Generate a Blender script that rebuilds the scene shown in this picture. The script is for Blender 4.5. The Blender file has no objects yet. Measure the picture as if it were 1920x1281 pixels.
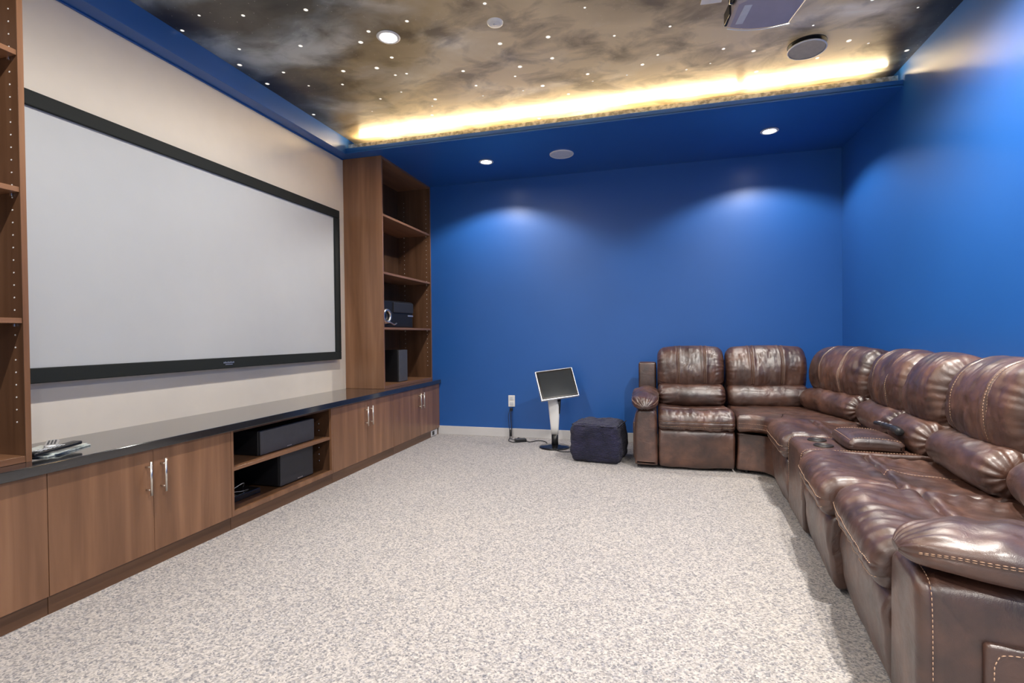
import bpy, bmesh, math, random
import numpy as np
from mathutils import Vector, Matrix
random.seed(4)
SC = bpy.context.scene
COL = SC.collection
PI = math.pi

# ------------------------------------------------------------------ camera
F_PX, YAW, PITCH, ROLL, CAM_H = 957.57, .2703, -.0112, -.0112, 1.1
def camera():
    fw = Vector((-math.sin(YAW)*math.cos(PITCH), math.cos(YAW)*math.cos(PITCH), math.sin(PITCH)))
    r = Vector((math.cos(YAW), math.sin(YAW), 0)); u = r.cross(fw)
    r2 = r*math.cos(ROLL)+u*math.sin(ROLL); u2 = -r*math.sin(ROLL)+u*math.cos(ROLL)
    cd = bpy.data.cameras.new('camera'); co = bpy.data.objects.new('camera', cd); COL.objects.link(co)
    m = Matrix((r2, u2, -fw)).transposed().to_4x4(); m.translation = (0, 0, CAM_H)
    co.matrix_world = m
    cd.sensor_width = 36; cd.lens = F_PX/1920*36; cd.clip_start = .02
    SC.camera = co
camera()

# ------------------------------------------------------------------ world, exposure, lights
w = bpy.data.worlds.new('world'); SC.world = w; w.use_nodes = True
w.node_tree.nodes['Background'].inputs[0].default_value = (.95, .97, 1, 1)
w.node_tree.nodes['Background'].inputs[1].default_value = .68  # added ambient fill, enters through the open side behind the camera
SC.view_settings.view_transform = 'Standard'; SC.view_settings.look = 'None'
SC.view_settings.exposure = 0.2; SC.view_settings.gamma = 1; SC.view_settings.use_curve_mapping = False

# room dimensions
XL, XR, YB, YN = -2.8315, 1.675, 5.339, -1.6
XB, XC, XT, XS = -2.422, -2.3167, -2.715, -2.77
YF, YC, ZS, ZT, ZL = 4.1365, 4.40, 2.79, 2.937, 2.872
CT = .6154
LIGHTS_CEIL = [(-1.546, 2.83), (.948, 2.83), (-1.546, .95), (.948, .95), (-1.546, -.93), (.948, -.93)]
LIGHTS_SOFFIT = [(-1.546, 4.72), (.948, 4.709)]
def spot(x, y, z, watts, half, blend, rad=.022, colr=(1, .95, .88)):
    l = bpy.data.lights.new('downlight_beam', 'SPOT'); l.energy = watts; l.spot_size = 2*math.radians(half); l.spot_blend = blend
    l.shadow_soft_size = rad; l.color = colr
    o = bpy.data.objects.new('downlight_beam', l); COL.objects.link(o); o.location = (x, y, z)
for x, y in LIGHTS_CEIL: spot(x, y, ZT-.012, *((112, 88.5, .7) if x < 0 else (235, 80, .9)))
for x, y in LIGHTS_SOFFIT: spot(x, y, ZS-.012, 84, 68, .34)

# light of the cove strip: it sits just above the lip and shines out over the ceiling
for x0, x1 in ((-2.60, .62), (.68, 1.60)):
    l = bpy.data.lights.new('cove_strip_light', 'AREA'); l.shape = 'RECTANGLE'; l.size = x1-x0; l.size_y = .012
    l.energy = 21*(x1-x0)/4; l.color = (1, .76, .44)
    o = bpy.data.objects.new('cove_strip_light', l); COL.objects.link(o)
    o.location = ((x0+x1)/2, YF+.058, ZS+.101); o.rotation_euler = (math.radians(-90-18), 0, 0)

# ------------------------------------------------------------------ noise (numpy)
def _h(ix, iy, iz, s):
    n = (ix*374761393+iy*668265263+iz*2147483647+s*974711) & 0xffffffff
    n = ((n ^ (n >> 13))*1274126177) & 0xffffffff
    return ((n ^ (n >> 16)) & 0xffff)/65535.0*2-1
def vnoise(P, s=0):
    P = np.asarray(P, float); I = np.floor(P).astype(np.int64); Fr = P-I; Fr = Fr*Fr*Fr*(Fr*(Fr*6-15)+10)
    r = 0
    for a in (0, 1):
        for b in (0, 1):
            for c in (0, 1):
                wt = (Fr[..., 0] if a else 1-Fr[..., 0])*(Fr[..., 1] if b else 1-Fr[..., 1])*(Fr[..., 2] if c else 1-Fr[..., 2])
                r = r+wt*_h(I[..., 0]+a, I[..., 1]+b, I[..., 2]+c, s)
    return r
def fbm(P, s=0, o=3):
    P = np.asarray(P, float); r = 0; a = 1
    for k in range(o): r = r+a*vnoise(P*2**k, s+k*7); a *= .5
    return r

# ------------------------------------------------------------------ materials
def new_mat(name):
    m = bpy.data.materials.new(name); m.use_nodes = True
    nt = m.node_tree; return m, nt, nt.nodes['Principled BSDF']
def N(nt, t, **k):
    n = nt.nodes.new(t)
    for a, v in k.items(): setattr(n, a, v)
    return n
def mapping(nt, scale=(1, 1, 1), rot=(0, 0, 0), coord='Object'):
    tc = N(nt, 'ShaderNodeTexCoord'); mp = N(nt, 'ShaderNodeMapping')
    mp.inputs['Scale'].default_value = scale; mp.inputs['Rotation'].default_value = rot
    nt.links.new(tc.outputs[coord], mp.inputs[0]); return mp.outputs[0]
def noise(nt, vec, scale, detail=3, rough=.5, dist=0):
    n = N(nt, 'ShaderNodeTexNoise'); n.inputs['Scale'].default_value = scale; n.inputs['Detail'].default_value = detail
    n.inputs['Roughness'].default_value = rough; n.inputs['Distortion'].default_value = dist
    nt.links.new(vec, n.inputs['Vector']); return n.outputs['Fac']
def ramp(nt, fac, stops):
    r = N(nt, 'ShaderNodeValToRGB'); el = r.color_ramp.elements
    while len(el) < len(stops): el.new(.5)
    for e, (p, c) in zip(el, stops): e.position = p; e.color = (*c, 1)
    nt.links.new(fac, r.inputs[0]); return r.outputs[0]
def bump(nt, b, h, strength, dist=.01):
    n = N(nt, 'ShaderNodeBump'); n.inputs['Strength'].default_value = strength; n.inputs['Distance'].default_value = dist
    nt.links.new(h, n.inputs['Height']); nt.links.new(n.outputs[0], b.inputs['Normal'])
def mixc(nt, fac, a, b, mode='MIX'):
    n = N(nt, 'ShaderNodeMix', data_type='RGBA', blend_type=mode)
    for sock, v in ((n.inputs[0], fac), (n.inputs[6], a), (n.inputs[7], b)):
        if hasattr(v, 'is_linked') or hasattr(v, 'links'): nt.links.new(v, sock)
        elif isinstance(v, tuple): sock.default_value = (*v, 1)
        else: sock.default_value = v
    return n.outputs[2]
def plain(name, c, rough=.5, metal=0, var=.06, sc=8, bmp=0, coat=0, spec=.5, sheen=0):
    m, nt, b = new_mat(name); v = mapping(nt)
    f = noise(nt, v, sc, 3)
    lo = tuple(x*(1-var) for x in c); hi = tuple(min(1, x*(1+var)) for x in c)
    nt.links.new(ramp(nt, f, [(.3, lo), (.7, hi)]), b.inputs['Base Color'])
    b.inputs['Roughness'].default_value = rough; b.inputs['Metallic'].default_value = metal
    b.inputs['Coat Weight'].default_value = coat; b.inputs['Specular IOR Level'].default_value = spec
    b.inputs['Sheen Weight'].default_value = sheen
    if bmp: bump(nt, b, noise(nt, v, sc*20, 2), bmp, .002)
    return m
def emis(name, c, s):
    m, nt, b = new_mat(name); b.inputs['Base Color'].default_value = (*c, 1)
    b.inputs['Emission Color'].default_value = (*c, 1); b.inputs['Emission Strength'].default_value = s
    return m
M = {}
M['cream'] = plain('cream_paint', (.76, .69, .60), .6, var=.02, bmp=.05)
M['blue'] = plain('blue_paint', (.014, .098, .36), .38, var=.04, sc=1.5, bmp=.06, spec=.6)
M['white'] = plain('white_plastic', (.75, .74, .72), .4)
M['base'] = plain('baseboard_paint', (.60, .585, .58), .5, var=.03)
M['black'] = plain('black_plastic', (.012, .012, .014), .35)
M['velvet'] = plain('black_frame_felt', (.006, .009, .009), .8, bmp=.2)
M['screen'] = plain('screen_fabric', (.50, .515, .53), .75, var=.01)
M['chrome'] = plain('brushed_nickel', (.78, .74, .68), .28, metal=1, var=.03)
M['silver'] = plain('silver_badge', (.7, .7, .72), .3, metal=.8)
M['gloss'] = plain('gloss_black', (.01, .01, .012), .16, coat=.3)
M['satin'] = plain('satin_black', (.018, .018, .02), .32, spec=.3)
M['grille'] = plain('grey_grille', (.07, .07, .08), .65, bmp=.3, sc=20)
M['sidegrey'] = plain('dark_grey_cabinet', (.03, .03, .035), .5)
M['thread'] = plain('tan_thread', (.52, .33, .22), .7)
M['cord'] = plain('cord_rubber', (.02, .02, .022), .45)
M['glassdark'] = plain('dark_display', (.022, .027, .032), .12, coat=.4)
M['lampglow'] = emis('lamp_glow', (1, .96, .9), 30)
M['led'] = emis('led_glow', (1, .78, .48), 22)
M['whitemesh'] = plain('white_speaker_grille', (.6, .62, .66), .6, bmp=.4, sc=30)
M['reflectmesh'] = plain('reflected_tan_grille', (.58, .49, .34), .6, bmp=.3, sc=30)  # tan imitates the ceiling reflected in the grille
M['projector'] = plain('projector_shell', (.36, .33, .38), .4)
M['paper'] = plain('glossy_paper', (.55, .6, .57), .15, var=.4, sc=40)
M['thindark'] = plain('cup_well', (.02, .015, .013), .4)

def mat_wood(name, horiz=False, dark=1.0):
    m, nt, b = new_mat(name)
    sc = (18, 1.2, 18) if horiz else (18, 18, .9)
    v = mapping(nt, sc); v2 = mapping(nt, (5, .6, 5) if horiz else (5, 5, .45))
    g = noise(nt, v, 1, 6, .6, .6); g2 = noise(nt, v2, 1, 3, .5, 1.2)
    c1 = ramp(nt, g, [(.2, (.19*dark, .092*dark, .047*dark)), (.55, (.275*dark, .140*dark, .076*dark)), (.85, (.35*dark, .19*dark, .108*dark))])
    c2 = ramp(nt, g2, [(.3, (.66, .62, .60)), (.7, (1.12, 1.1, 1.06))])
    nt.links.new(mixc(nt, 1.0, c1, c2, 'MULTIPLY'), b.inputs['Base Color'])
    b.inputs['Roughness'].default_value = .3; b.inputs['Specular IOR Level'].default_value = .5
    bump(nt, b, g, .03, .002)
    return m
M['wood'] = mat_wood('walnut_laminate'); M['woodh'] = mat_wood('walnut_laminate_lengthwise', True)
M['plinth'] = mat_wood('plinth_laminate', True, .55); M['woodshade'] = mat_wood('walnut_shade_tone', False, .45); M['wooddark'] = mat_wood('dark_walnut_backing', False, .38)  # inner panel walnut is darkened to imitate the unlit bookcase interior

def mat_counter():
    m, nt, b = new_mat('black_stone'); v = mapping(nt)
    f = noise(nt, v, 220, 2)
    nt.links.new(ramp(nt, f, [(.4, (.012, .012, .014)), (.72, (.03, .03, .033)), (.85, (.16, .16, .16))]), b.inputs['Base Color'])
    b.inputs['Roughness'].default_value = .12; b.inputs['Coat Weight'].default_value = .6; b.inputs['Coat Roughness'].default_value = .07
    b.inputs['Specular IOR Level'].default_value = .8
    return m
M['counter'] = mat_counter()

def mat_carpet():
    m, nt, b = new_mat('flecked_carpet'); v = mapping(nt)
    a = noise(nt, v, 150, 3, .7); d = noise(nt, v, 1.3, 3)
    wp = N(nt, 'ShaderNodeVectorMath', operation='MULTIPLY_ADD'); ns = N(nt, 'ShaderNodeTexNoise'); ns.inputs['Scale'].default_value = 90
    nt.links.new(v, ns.inputs['Vector']); nt.links.new(ns.outputs['Color'], wp.inputs[0]); wp.inputs[1].default_value = (.008, .008, .008); nt.links.new(v, wp.inputs[2])
    def flecks(sc):
        vo = N(nt, 'ShaderNodeTexVoronoi'); vo.inputs['Scale'].default_value = sc; nt.links.new(wp.outputs[0], vo.inputs['Vector'])
        s2 = N(nt, 'ShaderNodeSeparateColor'); nt.links.new(vo.outputs['Color'], s2.inputs[0]); return s2.outputs[0]
    c1 = ramp(nt, flecks(165), [(0, (.20, .20, .215)), (.15, (.30, .29, .29)), (.3, (.39, .37, .36)), (.55, (.48, .45, .43)), (.8, (.60, .565, .54))])
    c2 = ramp(nt, flecks(110), [(0, (.70, .72, .78)), (.25, (.9, .89, .9)), (.6, (1, .98, .96)), (1, (1.08, 1.06, 1.04))])
    c3 = ramp(nt, d, [(.3, (.86, .86, .87)), (.7, (.94, .93, .92))])
    x = mixc(nt, 1.0, c1, c2, 'MULTIPLY'); x = mixc(nt, 1.0, x, c3, 'MULTIPLY')
    nt.links.new(x, b.inputs['Base Color']); b.inputs['Roughness'].default_value = .95
    b.inputs['Specular IOR Level'].default_value = .1; b.inputs['Sheen Weight'].default_value = .15
    bump(nt, b, a, .6, .008)
    return m
M['carpet'] = mat_carpet()

def mat_leather(name, seed=0):
    m, nt, b = new_mat(name)
    tc = N(nt, 'ShaderNodeTexCoord'); oi = N(nt, 'ShaderNodeObjectInfo')
    add = N(nt, 'ShaderNodeVectorMath', operation='ADD'); sc = N(nt, 'ShaderNodeVectorMath', operation='SCALE')
    cmb = N(nt, 'ShaderNodeCombineXYZ'); sc.inputs['Scale'].default_value = 13
    for i in range(3): nt.links.new(oi.outputs['Random'], cmb.inputs[i])
    nt.links.new(cmb.outputs[0], sc.inputs[0]); nt.links.new(tc.outputs['Object'], add.inputs[0]); nt.links.new(sc.outputs[0], add.inputs[1])
    v = add.outputs[0]
    f = noise(nt, v, 5.5, 4, .55, .4); g = noise(nt, v, 22, 3, .6)
    c = ramp(nt, f, [(.3, (.030, .013, .010)), (.5, (.068, .029, .019)), (.7, (.130, .058, .036))])
    c2 = ramp(nt, g, [(.3, (.82, .82, .86)), (.7, (1.1, 1.07, 1.04))])
    nt.links.new(mixc(nt, 1.0, c, c2, 'MULTIPLY'), b.inputs['Base Color'])
    rg = ramp(nt, g, [(.3, (.33, .33, .33)), (.7, (.46, .46, .46))]); nt.links.new(rg, b.inputs['Roughness'])
    b.inputs['Specular IOR Level'].default_value = .95; b.inputs['Coat Weight'].default_value = .15; b.inputs['Coat Roughness'].default_value = .3
    vo = N(nt, 'ShaderNodeTexVoronoi', feature='DISTANCE_TO_EDGE'); vo.inputs['Scale'].default_value = 330; nt.links.new(v, vo.inputs['Vector'])
    h = noise(nt, v, 13, 4, .55, 1.4)
    mx = N(nt, 'ShaderNodeMath', operation='MULTIPLY_ADD'); mx.inputs[1].default_value = .1
    nt.links.new(vo.outputs[0], mx.inputs[0]); nt.links.new(h, mx.inputs[2])
    bump(nt, b, mx.outputs[0], .34, .010)
    return m
M['leather'] = mat_leather('brown_leather')

def mat_knit():
    m, nt, b = new_mat('navy_cable_knit'); v = mapping(nt, (1, 1, 1))
    wv = N(nt, 'ShaderNodeTexWave', wave_type='BANDS', bands_direction='Z'); wv.inputs['Scale'].default_value = 26; wv.inputs['Distortion'].default_value = 3
    wv.inputs['Detail'].default_value = 2; wv.inputs['Detail Scale'].default_value = 3
    nt.links.new(v, wv.inputs['Vector'])
    f = noise(nt, v, 9, 3)
    nt.links.new(ramp(nt, f, [(.3, (.007, .008, .028)), (.7, (.022, .020, .060))]), b.inputs['Base Color'])
    b.inputs['Roughness'].default_value = .95; b.inputs['Sheen Weight'].default_value = .1
    bump(nt, b, wv.outputs['Fac'], .8, .01)
    return m
M['knit'] = mat_knit()

def mat_mural():
    m, nt, b = new_mat('night_sky_mural')
    tc = N(nt, 'ShaderNodeTexCoord'); P = tc.outputs['Object']; lk = nt.links.new
    sep = N(nt, 'ShaderNodeSeparateXYZ'); lk(P, sep.inputs[0])
    n1 = noise(nt, P, .9, 5, .5, .3)
    mp = mapping(nt, (1, 1.5, 1), (0, 0, .6)); n2 = noise(nt, mp, 1.3, 6, .5, .45)
    n3 = noise(nt, mp, 3.0, 5, .55, .5)
    # nebula is drawn towards the back right, its rear lightened to carry the cove glow; deep space lies along the screen side and the right edge
    def mth(op, a, bb, cc=None):
        n = N(nt, 'ShaderNodeMath', operation=op)
        for i, x in enumerate((a, bb, cc)):
            if x is None: continue
            if isinstance(x, (int, float)): n.inputs[i].default_value = x
            else: lk(x, n.inputs[i])
        return n.outputs[0]
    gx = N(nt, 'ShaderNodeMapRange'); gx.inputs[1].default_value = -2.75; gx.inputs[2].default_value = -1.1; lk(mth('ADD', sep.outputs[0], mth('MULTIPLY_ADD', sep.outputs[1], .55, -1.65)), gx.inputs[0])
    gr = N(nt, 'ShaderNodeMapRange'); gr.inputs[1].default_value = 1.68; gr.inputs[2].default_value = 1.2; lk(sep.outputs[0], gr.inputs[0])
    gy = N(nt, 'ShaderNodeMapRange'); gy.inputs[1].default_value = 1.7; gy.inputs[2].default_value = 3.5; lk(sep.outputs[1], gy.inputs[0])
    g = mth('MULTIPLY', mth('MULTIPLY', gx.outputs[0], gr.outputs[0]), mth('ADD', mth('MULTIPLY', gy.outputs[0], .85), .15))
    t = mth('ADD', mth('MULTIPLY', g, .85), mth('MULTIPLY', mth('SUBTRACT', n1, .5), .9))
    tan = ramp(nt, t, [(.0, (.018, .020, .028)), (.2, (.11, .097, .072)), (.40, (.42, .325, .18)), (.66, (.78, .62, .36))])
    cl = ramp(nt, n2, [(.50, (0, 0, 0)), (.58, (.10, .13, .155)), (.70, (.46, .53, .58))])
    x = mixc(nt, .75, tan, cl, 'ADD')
    dk = ramp(nt, n3, [(.34, (.30, .28, .27)), (.54, (1, 1, 1))])
    x = mixc(nt, .8, x, dk, 'MULTIPLY')
    def stars(scale, rad, keep, soft):
        vo = N(nt, 'ShaderNodeTexVoronoi', voronoi_dimensions='2D'); vo.inputs['Scale'].default_value = scale; lk(P, vo.inputs['Vector'])
        s2 = N(nt, 'ShaderNodeSeparateColor'); lk(vo.outputs['Color'], s2.inputs[0])
        k = mth('GREATER_THAN', s2.outputs[0], keep)
        r = mth('MULTIPLY_ADD', s2.outputs[1], rad*.8, rad*.5)
        d = N(nt, 'ShaderNodeMapRange'); d.inputs[3].default_value = 1; d.inputs[4].default_value = 0
        d.inputs[1].default_value = 0; lk(vo.outputs['Distance'], d.inputs[0]); lk(r, d.inputs[2])
        return mth('MULTIPLY', mth('POWER', d.outputs[0], soft), k)
    big = stars(3.5, .048, .1, .8); st = mth('ADD', big, mth('MULTIPLY', stars(26, .09, .8, 1.0), .45))
    x = mixc(nt, st, x, (1, .97, .88))
    lk(x, b.inputs['Base Color']); b.inputs['Emission Color'].default_value = (1, .95, .85, 1); lk(mth('MULTIPLY', big, 1.6), b.inputs['Emission Strength']); b.inputs['Roughness'].default_value = .28; b.inputs['Specular IOR Level'].default_value = .5
    return m
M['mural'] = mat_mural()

# ------------------------------------------------------------------ object helpers
def obj(name, bm, mats, parent=None, smooth=False, world=False):
    me = bpy.data.meshes.new(name)
    if isinstance(bm, bmesh.types.BMesh):
        bmesh.ops.recalc_face_normals(bm, faces=bm.faces); bm.to_mesh(me); bm.free()
    else: me.from_pydata(*bm); me.validate()
    for m in (mats if isinstance(mats, (list, tuple)) else [mats]): me.materials.append(M[m] if isinstance(m, str) else m)
    if smooth:
        me.polygons.foreach_set('use_smooth', [True]*len(me.polygons))
    o = bpy.data.objects.new(name, me); COL.objects.link(o)
    if parent: o.parent = parent
    return o
def thing(name, label, cat, loc=(0, 0, 0), rz=0, group=None):
    o = bpy.data.objects.new(name, None); COL.objects.link(o); o.location = loc; o.rotation_euler = (0, 0, rz)
    o.empty_display_size = .1
    o['label'] = label; o['category'] = cat
    if group: o['group'] = group
    return o
def obj_each(name, bm, mats, parent=None, smooth=False):
    """every loose piece of bm becomes a part of its own"""
    bm.verts.index_update(); seen = set(); out = []
    for v0 in list(bm.verts):
        if v0.index in seen: continue
        st = [v0]; comp = []; seen.add(v0.index)
        while st:
            v = st.pop(); comp.append(v)
            for e in v.link_edges:
                q = e.other_vert(v)
                if q.index not in seen: seen.add(q.index); st.append(q)
        nb = bmesh.new(); mp = {v.index: nb.verts.new(v.co) for v in comp}
        for f in set(f for v in comp for f in v.link_faces):
            nf = nb.faces.new([mp[v.index] for v in f.verts]); nf.material_index = f.material_index
        out.append(obj(name, nb, mats, parent, smooth))
    bm.free(); return out
def tag(o, label, cat, group=None):
    o['label'] = label; o['category'] = cat
    if group: o['group'] = group
    return o
def struct(name, bm, m, smooth=False):
    o = obj(name, bm, m, None, smooth); o['kind'] = 'structure'; return o
def BM(): return bmesh.new()
def box(bm, x0, x1, y0, y1, z0, z1, bev=0, seg=2, mi=0, mat=None):
    r = bmesh.ops.create_cube(bm, size=1)
    vs = r['verts']
    for v in vs:
        v.co = Vector((x0+(v.co.x+.5)*(x1-x0), y0+(v.co.y+.5)*(y1-y0), z0+(v.co.z+.5)*(z1-z0)))
    fs = set(f for v in vs for f in v.link_faces)
    if bev:
        es = list(set(e for v in vs for e in v.link_edges))
        rr = bmesh.ops.bevel(bm, geom=es, offset=bev, segments=seg, profile=.5, affect='EDGES')
        vs = list(set(vs) & set(bm.verts)) + rr['verts']; vs = [v for v in set(vs) if v.is_valid]
        fs = set(f for v in vs for f in v.link_faces)
    for f in fs: f.material_index = mi
    if mat is not None:
        for v in set(v for f in fs for v in f.verts): v.co = mat @ v.co
    return fs
def cyl(bm, c, r, h, seg=32, r2=None, mat=None, mi=0, cap=True):
    rr = bmesh.ops.create_cone(bm, cap_ends=cap, segments=seg, radius1=r, radius2=r if r2 is None else r2, depth=h)
    m = Matrix.Translation(c) @ (mat if mat is not None else Matrix())
    for v in rr['verts']: v.co = m @ v.co
    for f in set(f for v in rr['verts'] for f in v.link_faces): f.material_index = mi
def lathe(bm, prof, c=(0, 0, 0), seg=40, mat=None, mi=0):
    rings = []
    m = Matrix.Translation(c) @ (mat if mat is not None else Matrix())
    for r, z in prof:
        if r < 1e-6: rings.append([bm.verts.new(m @ Vector((0, 0, z)))])
        else: rings.append([bm.verts.new(m @ Vector((r*math.cos(2*PI*k/seg), r*math.sin(2*PI*k/seg), z))) for k in range(seg)])
    for a, b in zip(rings, rings[1:]):
        for k in range(seg):
            k2 = (k+1) % seg
            try:
                if len(a) == 1 and len(b) > 1: f = bm.faces.new((a[0], b[k], b[k2]))
                elif len(b) == 1 and len(a) > 1: f = bm.faces.new((a[k], a[k2], b[0]))
                elif len(a) > 1: f = bm.faces.new((a[k], a[k2], b[k2], b[k]))
                else: continue
                f.material_index = mi
            except ValueError: pass
def tube(bm, pts, r, seg=8, mi=0, close=False):
    pts = [Vector(p) for p in pts]; rings = []
    n = len(pts); up = None
    for i, p in enumerate(pts):
        d = (pts[min(i+1, n-1)]-pts[max(i-1, 0)])
        if d.length < 1e-9: d = Vector((0, 0, 1))
        d.normalize()
        if up is None:
            up = Vector((0, 0, 1)) if abs(d.z) < .9 else Vector((1, 0, 0))
        a = d.cross(up)
        if a.length < 1e-4: a = d.cross(Vector((1, .2, 0)))
        a.normalize(); b_ = a.cross(d).normalized(); up = b_
        rr = r[i] if isinstance(r, (list, tuple)) else r
        rings.append([bm.verts.new(p+a*rr*math.cos(2*PI*k/seg)+b_*rr*math.sin(2*PI*k/seg)) for k in range(seg)])
    for A, B in zip(rings, rings[1:]):
        for k in range(seg):
            f = bm.faces.new((A[k], A[(k+1) % seg], B[(k+1) % seg], B[k])); f.material_index = mi
    for R in (rings[0], rings[-1]):
        f = bm.faces.new(R); f.material_index = mi
def smoothpath(P, n=8):
    P = [np.array(p, float) for p in P]; out = []
    Q = [2*P[0]-P[1]]+P+[2*P[-1]-P[-2]]
    for i in range(1, len(Q)-2):
        for k in range(n):
            t = k/n; a, b, c, d = Q[i-1:i+3]
            out.append(.5*((2*b)+(-a+c)*t+(2*a-5*b+4*c-d)*t*t+(-a+3*b-3*c+d)*t**3))
    out.append(P[-1]); return [tuple(p) for p in out]

# ------------------------------------------------------------------ room shell
b = BM(); box(b, XL-.1, XR+.1, YN, YB+.1, -.1, 0); struct('floor', b, 'carpet')
b = BM(); box(b, XL-.1, XL, YN, YB+.1, 0, 3.2); struct('wall_left', b, 'cream')
b = BM(); box(b, XL, XR, YB, YB+.1, 0, 3.2); struct('wall_back', b, 'blue')
b = BM(); box(b, XR, XR+.1, YN, YB+.1, 0, 3.2); struct('wall_right', b, 'blue')
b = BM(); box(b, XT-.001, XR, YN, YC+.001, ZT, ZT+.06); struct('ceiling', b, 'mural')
# blue beam along the screen wall, with the two narrow lines of its lower moulding
b = BM(); box(b, XL, XT, YN, YB, ZS, ZT+.1, .002, 1); box(b, XL, XL+.012, YN, 4.26, ZS-.008, ZS, .001, 1)
struct('trim_1', b, 'blue')
# dropped soffit along the back wall, its lip hides the light cove
b = BM()
box(b, XT, XR, YF, YB, ZS, ZS+.016)
box(b, XT, XR, YF, YF+.022, ZS+.01, ZS+.047, .002, 1)
box(b, XT, XR, YC, YC+.03, ZS+.016, ZT+.06)
struct('trim_2', b, 'blue')
b = BM(); box(b, XT+.03, XR-.03, YF+.003, YF+.016, ZS+.047, ZL, .003, 2)
m_, nt_, b_ = new_mat('cove_edge_strip'); v_ = mapping(nt_, (1, 1, 1))
nt_.links.new(ramp(nt_, noise(nt_, v_, 30, 3), [(.4, (.35, .35, .30)), (.6, (.75, .74, .66))]), b_.inputs['Base Color'])
b_.inputs['Roughness'].default_value = .15; b_.inputs['Metallic'].default_value = .5; M['covestrip'] = m_
struct('trim_3', b, 'covestrip')
b = BM(); box(b, XC-.05, XR, YB-.014, YB, 0, .095, .003, 2); struct('baseboard_back', b, 'base')
b = BM(); box(b, XR-.014, XR, YN, YB-.014, 0, .095, .003, 2); struct('baseboard_right', b, 'base')
# LED rope in the cove: two lengths with a small gap between them
t = thing('cove_light_strip', 'warm glowing light strip hidden in the cove above the back wall', 'light strip', (0, YF+.072, ZS+.094))
for x0, x1 in ((-2.60, .62), (.68, 1.60)):
    b = BM(); box(b, x0, x1, -.007, .007, -.006, .006, .003, 2); obj('light_strip', b, 'led', t)
b = BM(); box(b, -2.62, 1.57, -.014, .014, -.078, -.006); obj('strip_holder', b, 'white', t)

# ------------------------------------------------------------------ ceiling fittings
def downlight(x, y, z, label):
    t = thing('recessed_downlight', label, 'ceiling light', (x, y, z), 0, 'recessed downlights')
    b = BM(); lathe(b, [(.052, .0), (.068, -.001), (.072, -.005), (.066, -.010), (.054, -.010), (.048, -.004), (.046, .0)])
    obj('trim_ring', b, 'white', t, True)
    b = BM(); lathe(b, [(0, -.0075), (.03, -.0075), (.046, -.004), (.046, -.001), (0, -.001)], seg=32); obj('bulb', b, 'lampglow', t, True)
downlight(-1.546, 2.83, ZT, 'bright recessed downlight in the night-sky ceiling nearest the screen')
downlight(-1.546, 4.72, ZS, 'recessed downlight in the blue soffit near the tall bookcase')
downlight(.948, 4.709, ZS, 'recessed downlight in the blue soffit above the sofa, near the right corner')
t = thing('ceiling_speaker', 'round white speaker grille flush in the blue soffit between two downlights', 'speaker', (-.812, 4.737, ZS))
b = BM(); lathe(b, [(0, -.008), (.09, -.008), (.1, -.006)]); obj('grille', b, 'whitemesh', t, True)
b = BM(); lathe(b, [(.099, -.001), (.099, -.008), (.106, -.009), (.112, -.005), (.113, 0)]); obj('rim', b, 'white', t, True)
t = thing('ceiling_speaker', 'round speaker hanging tilted from the night-sky ceiling behind the projector', 'speaker', (.957, 3.665, ZT))
tilt = Matrix.Translation((0, 0, -.032)) @ Matrix.Rotation(math.radians(-3), 4, Vector((1, -.6, 0)).normalized())
b = BM(); lathe(b, [(0, -.004), (.098, -.004), (.106, -.003), (.106, .0), (0, .0)], mat=tilt); obj('grille', b, 'reflectmesh', t, True)
b = BM(); lathe(b, [(.105, -.006), (.111, -.007), (.113, -.002), (.111, .002), (.105, .002)], mat=tilt); obj('rim', b, 'white', t, True)
b = BM(); cyl(b, (0, 0, -.0025), .112, .004, 40); obj('dark_hole_disc', b, 'black', t, False)  # flat black disc stands in for the dark open hole above the speaker
b = BM(); cyl(b, (0, 0, -.0155), .085, .022, 40); obj('can', b, 'black', t, False)
t = thing('smoke_detector', 'small round white cover plate on the night-sky ceiling', 'smoke detector', (-.88, 2.882, ZT))
b = BM(); lathe(b, [(0, -.012), (.036, -.012), (.046, -.007), (.048, 0)]); obj('cover', b, 'white', t, True)
b = BM(); lathe(b, [(0, -.0155), (.008, -.0155), (.012, -.012)], seg=20); obj('sensor', b, 'whitemesh', t, True)

t = thing('projector', 'grey ceiling projector cut off by the top of the photo', 'projector', (.43, 2.74, 2.66), math.radians(8))
def proj_bm():
    b = BM(); n = 14; top = []; bot = []
    pts = []
    for k in range(n+1):
        a = k/n; x = -.02+.30*a; pts.append((x-.02, .16-.03*(2*a-1)**2-.03))
    pts += [(.27, -.10), (.22, -.14), (-.0, -.14), (-.05, -.10)]
    for z, ins in ((0, .012), (.008, 0), (.095, 0), (.105, .012)):
        cx, cy = .11, 0
        ring = [b.verts.new((cx+(x-cx)*(1-ins*6), cy+(y-cy)*(1-ins*6), z)) for x, y in pts]
        top.append(ring)
    for A, B in zip(top, top[1:]):
        for k in range(len(A)): b.faces.new((A[k], A[(k+1) % len(A)], B[(k+1) % len(A)], B[k]))
    b.faces.new(top[0]); b.faces.new(top[-1]); return b
obj('shell', proj_bm(), 'projector', t, False)
b = BM(); tube(b, [(-.04+.30*k/14, .165-.03*(2*k/14-1)**2-.03, .001) for k in range(15)], .003); obj('edge_trim', b, 'white', t, True)
b = BM(); box(b, -.052, -.038, .02, .12, .02, .085, .004); obj('air_vent', b, 'black', t)
b = BM(); box(b, -.01, .025, -.08, .07, -.0012, .003, .001, 1); obj('sticker', b, 'whitemesh', t)
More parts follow.
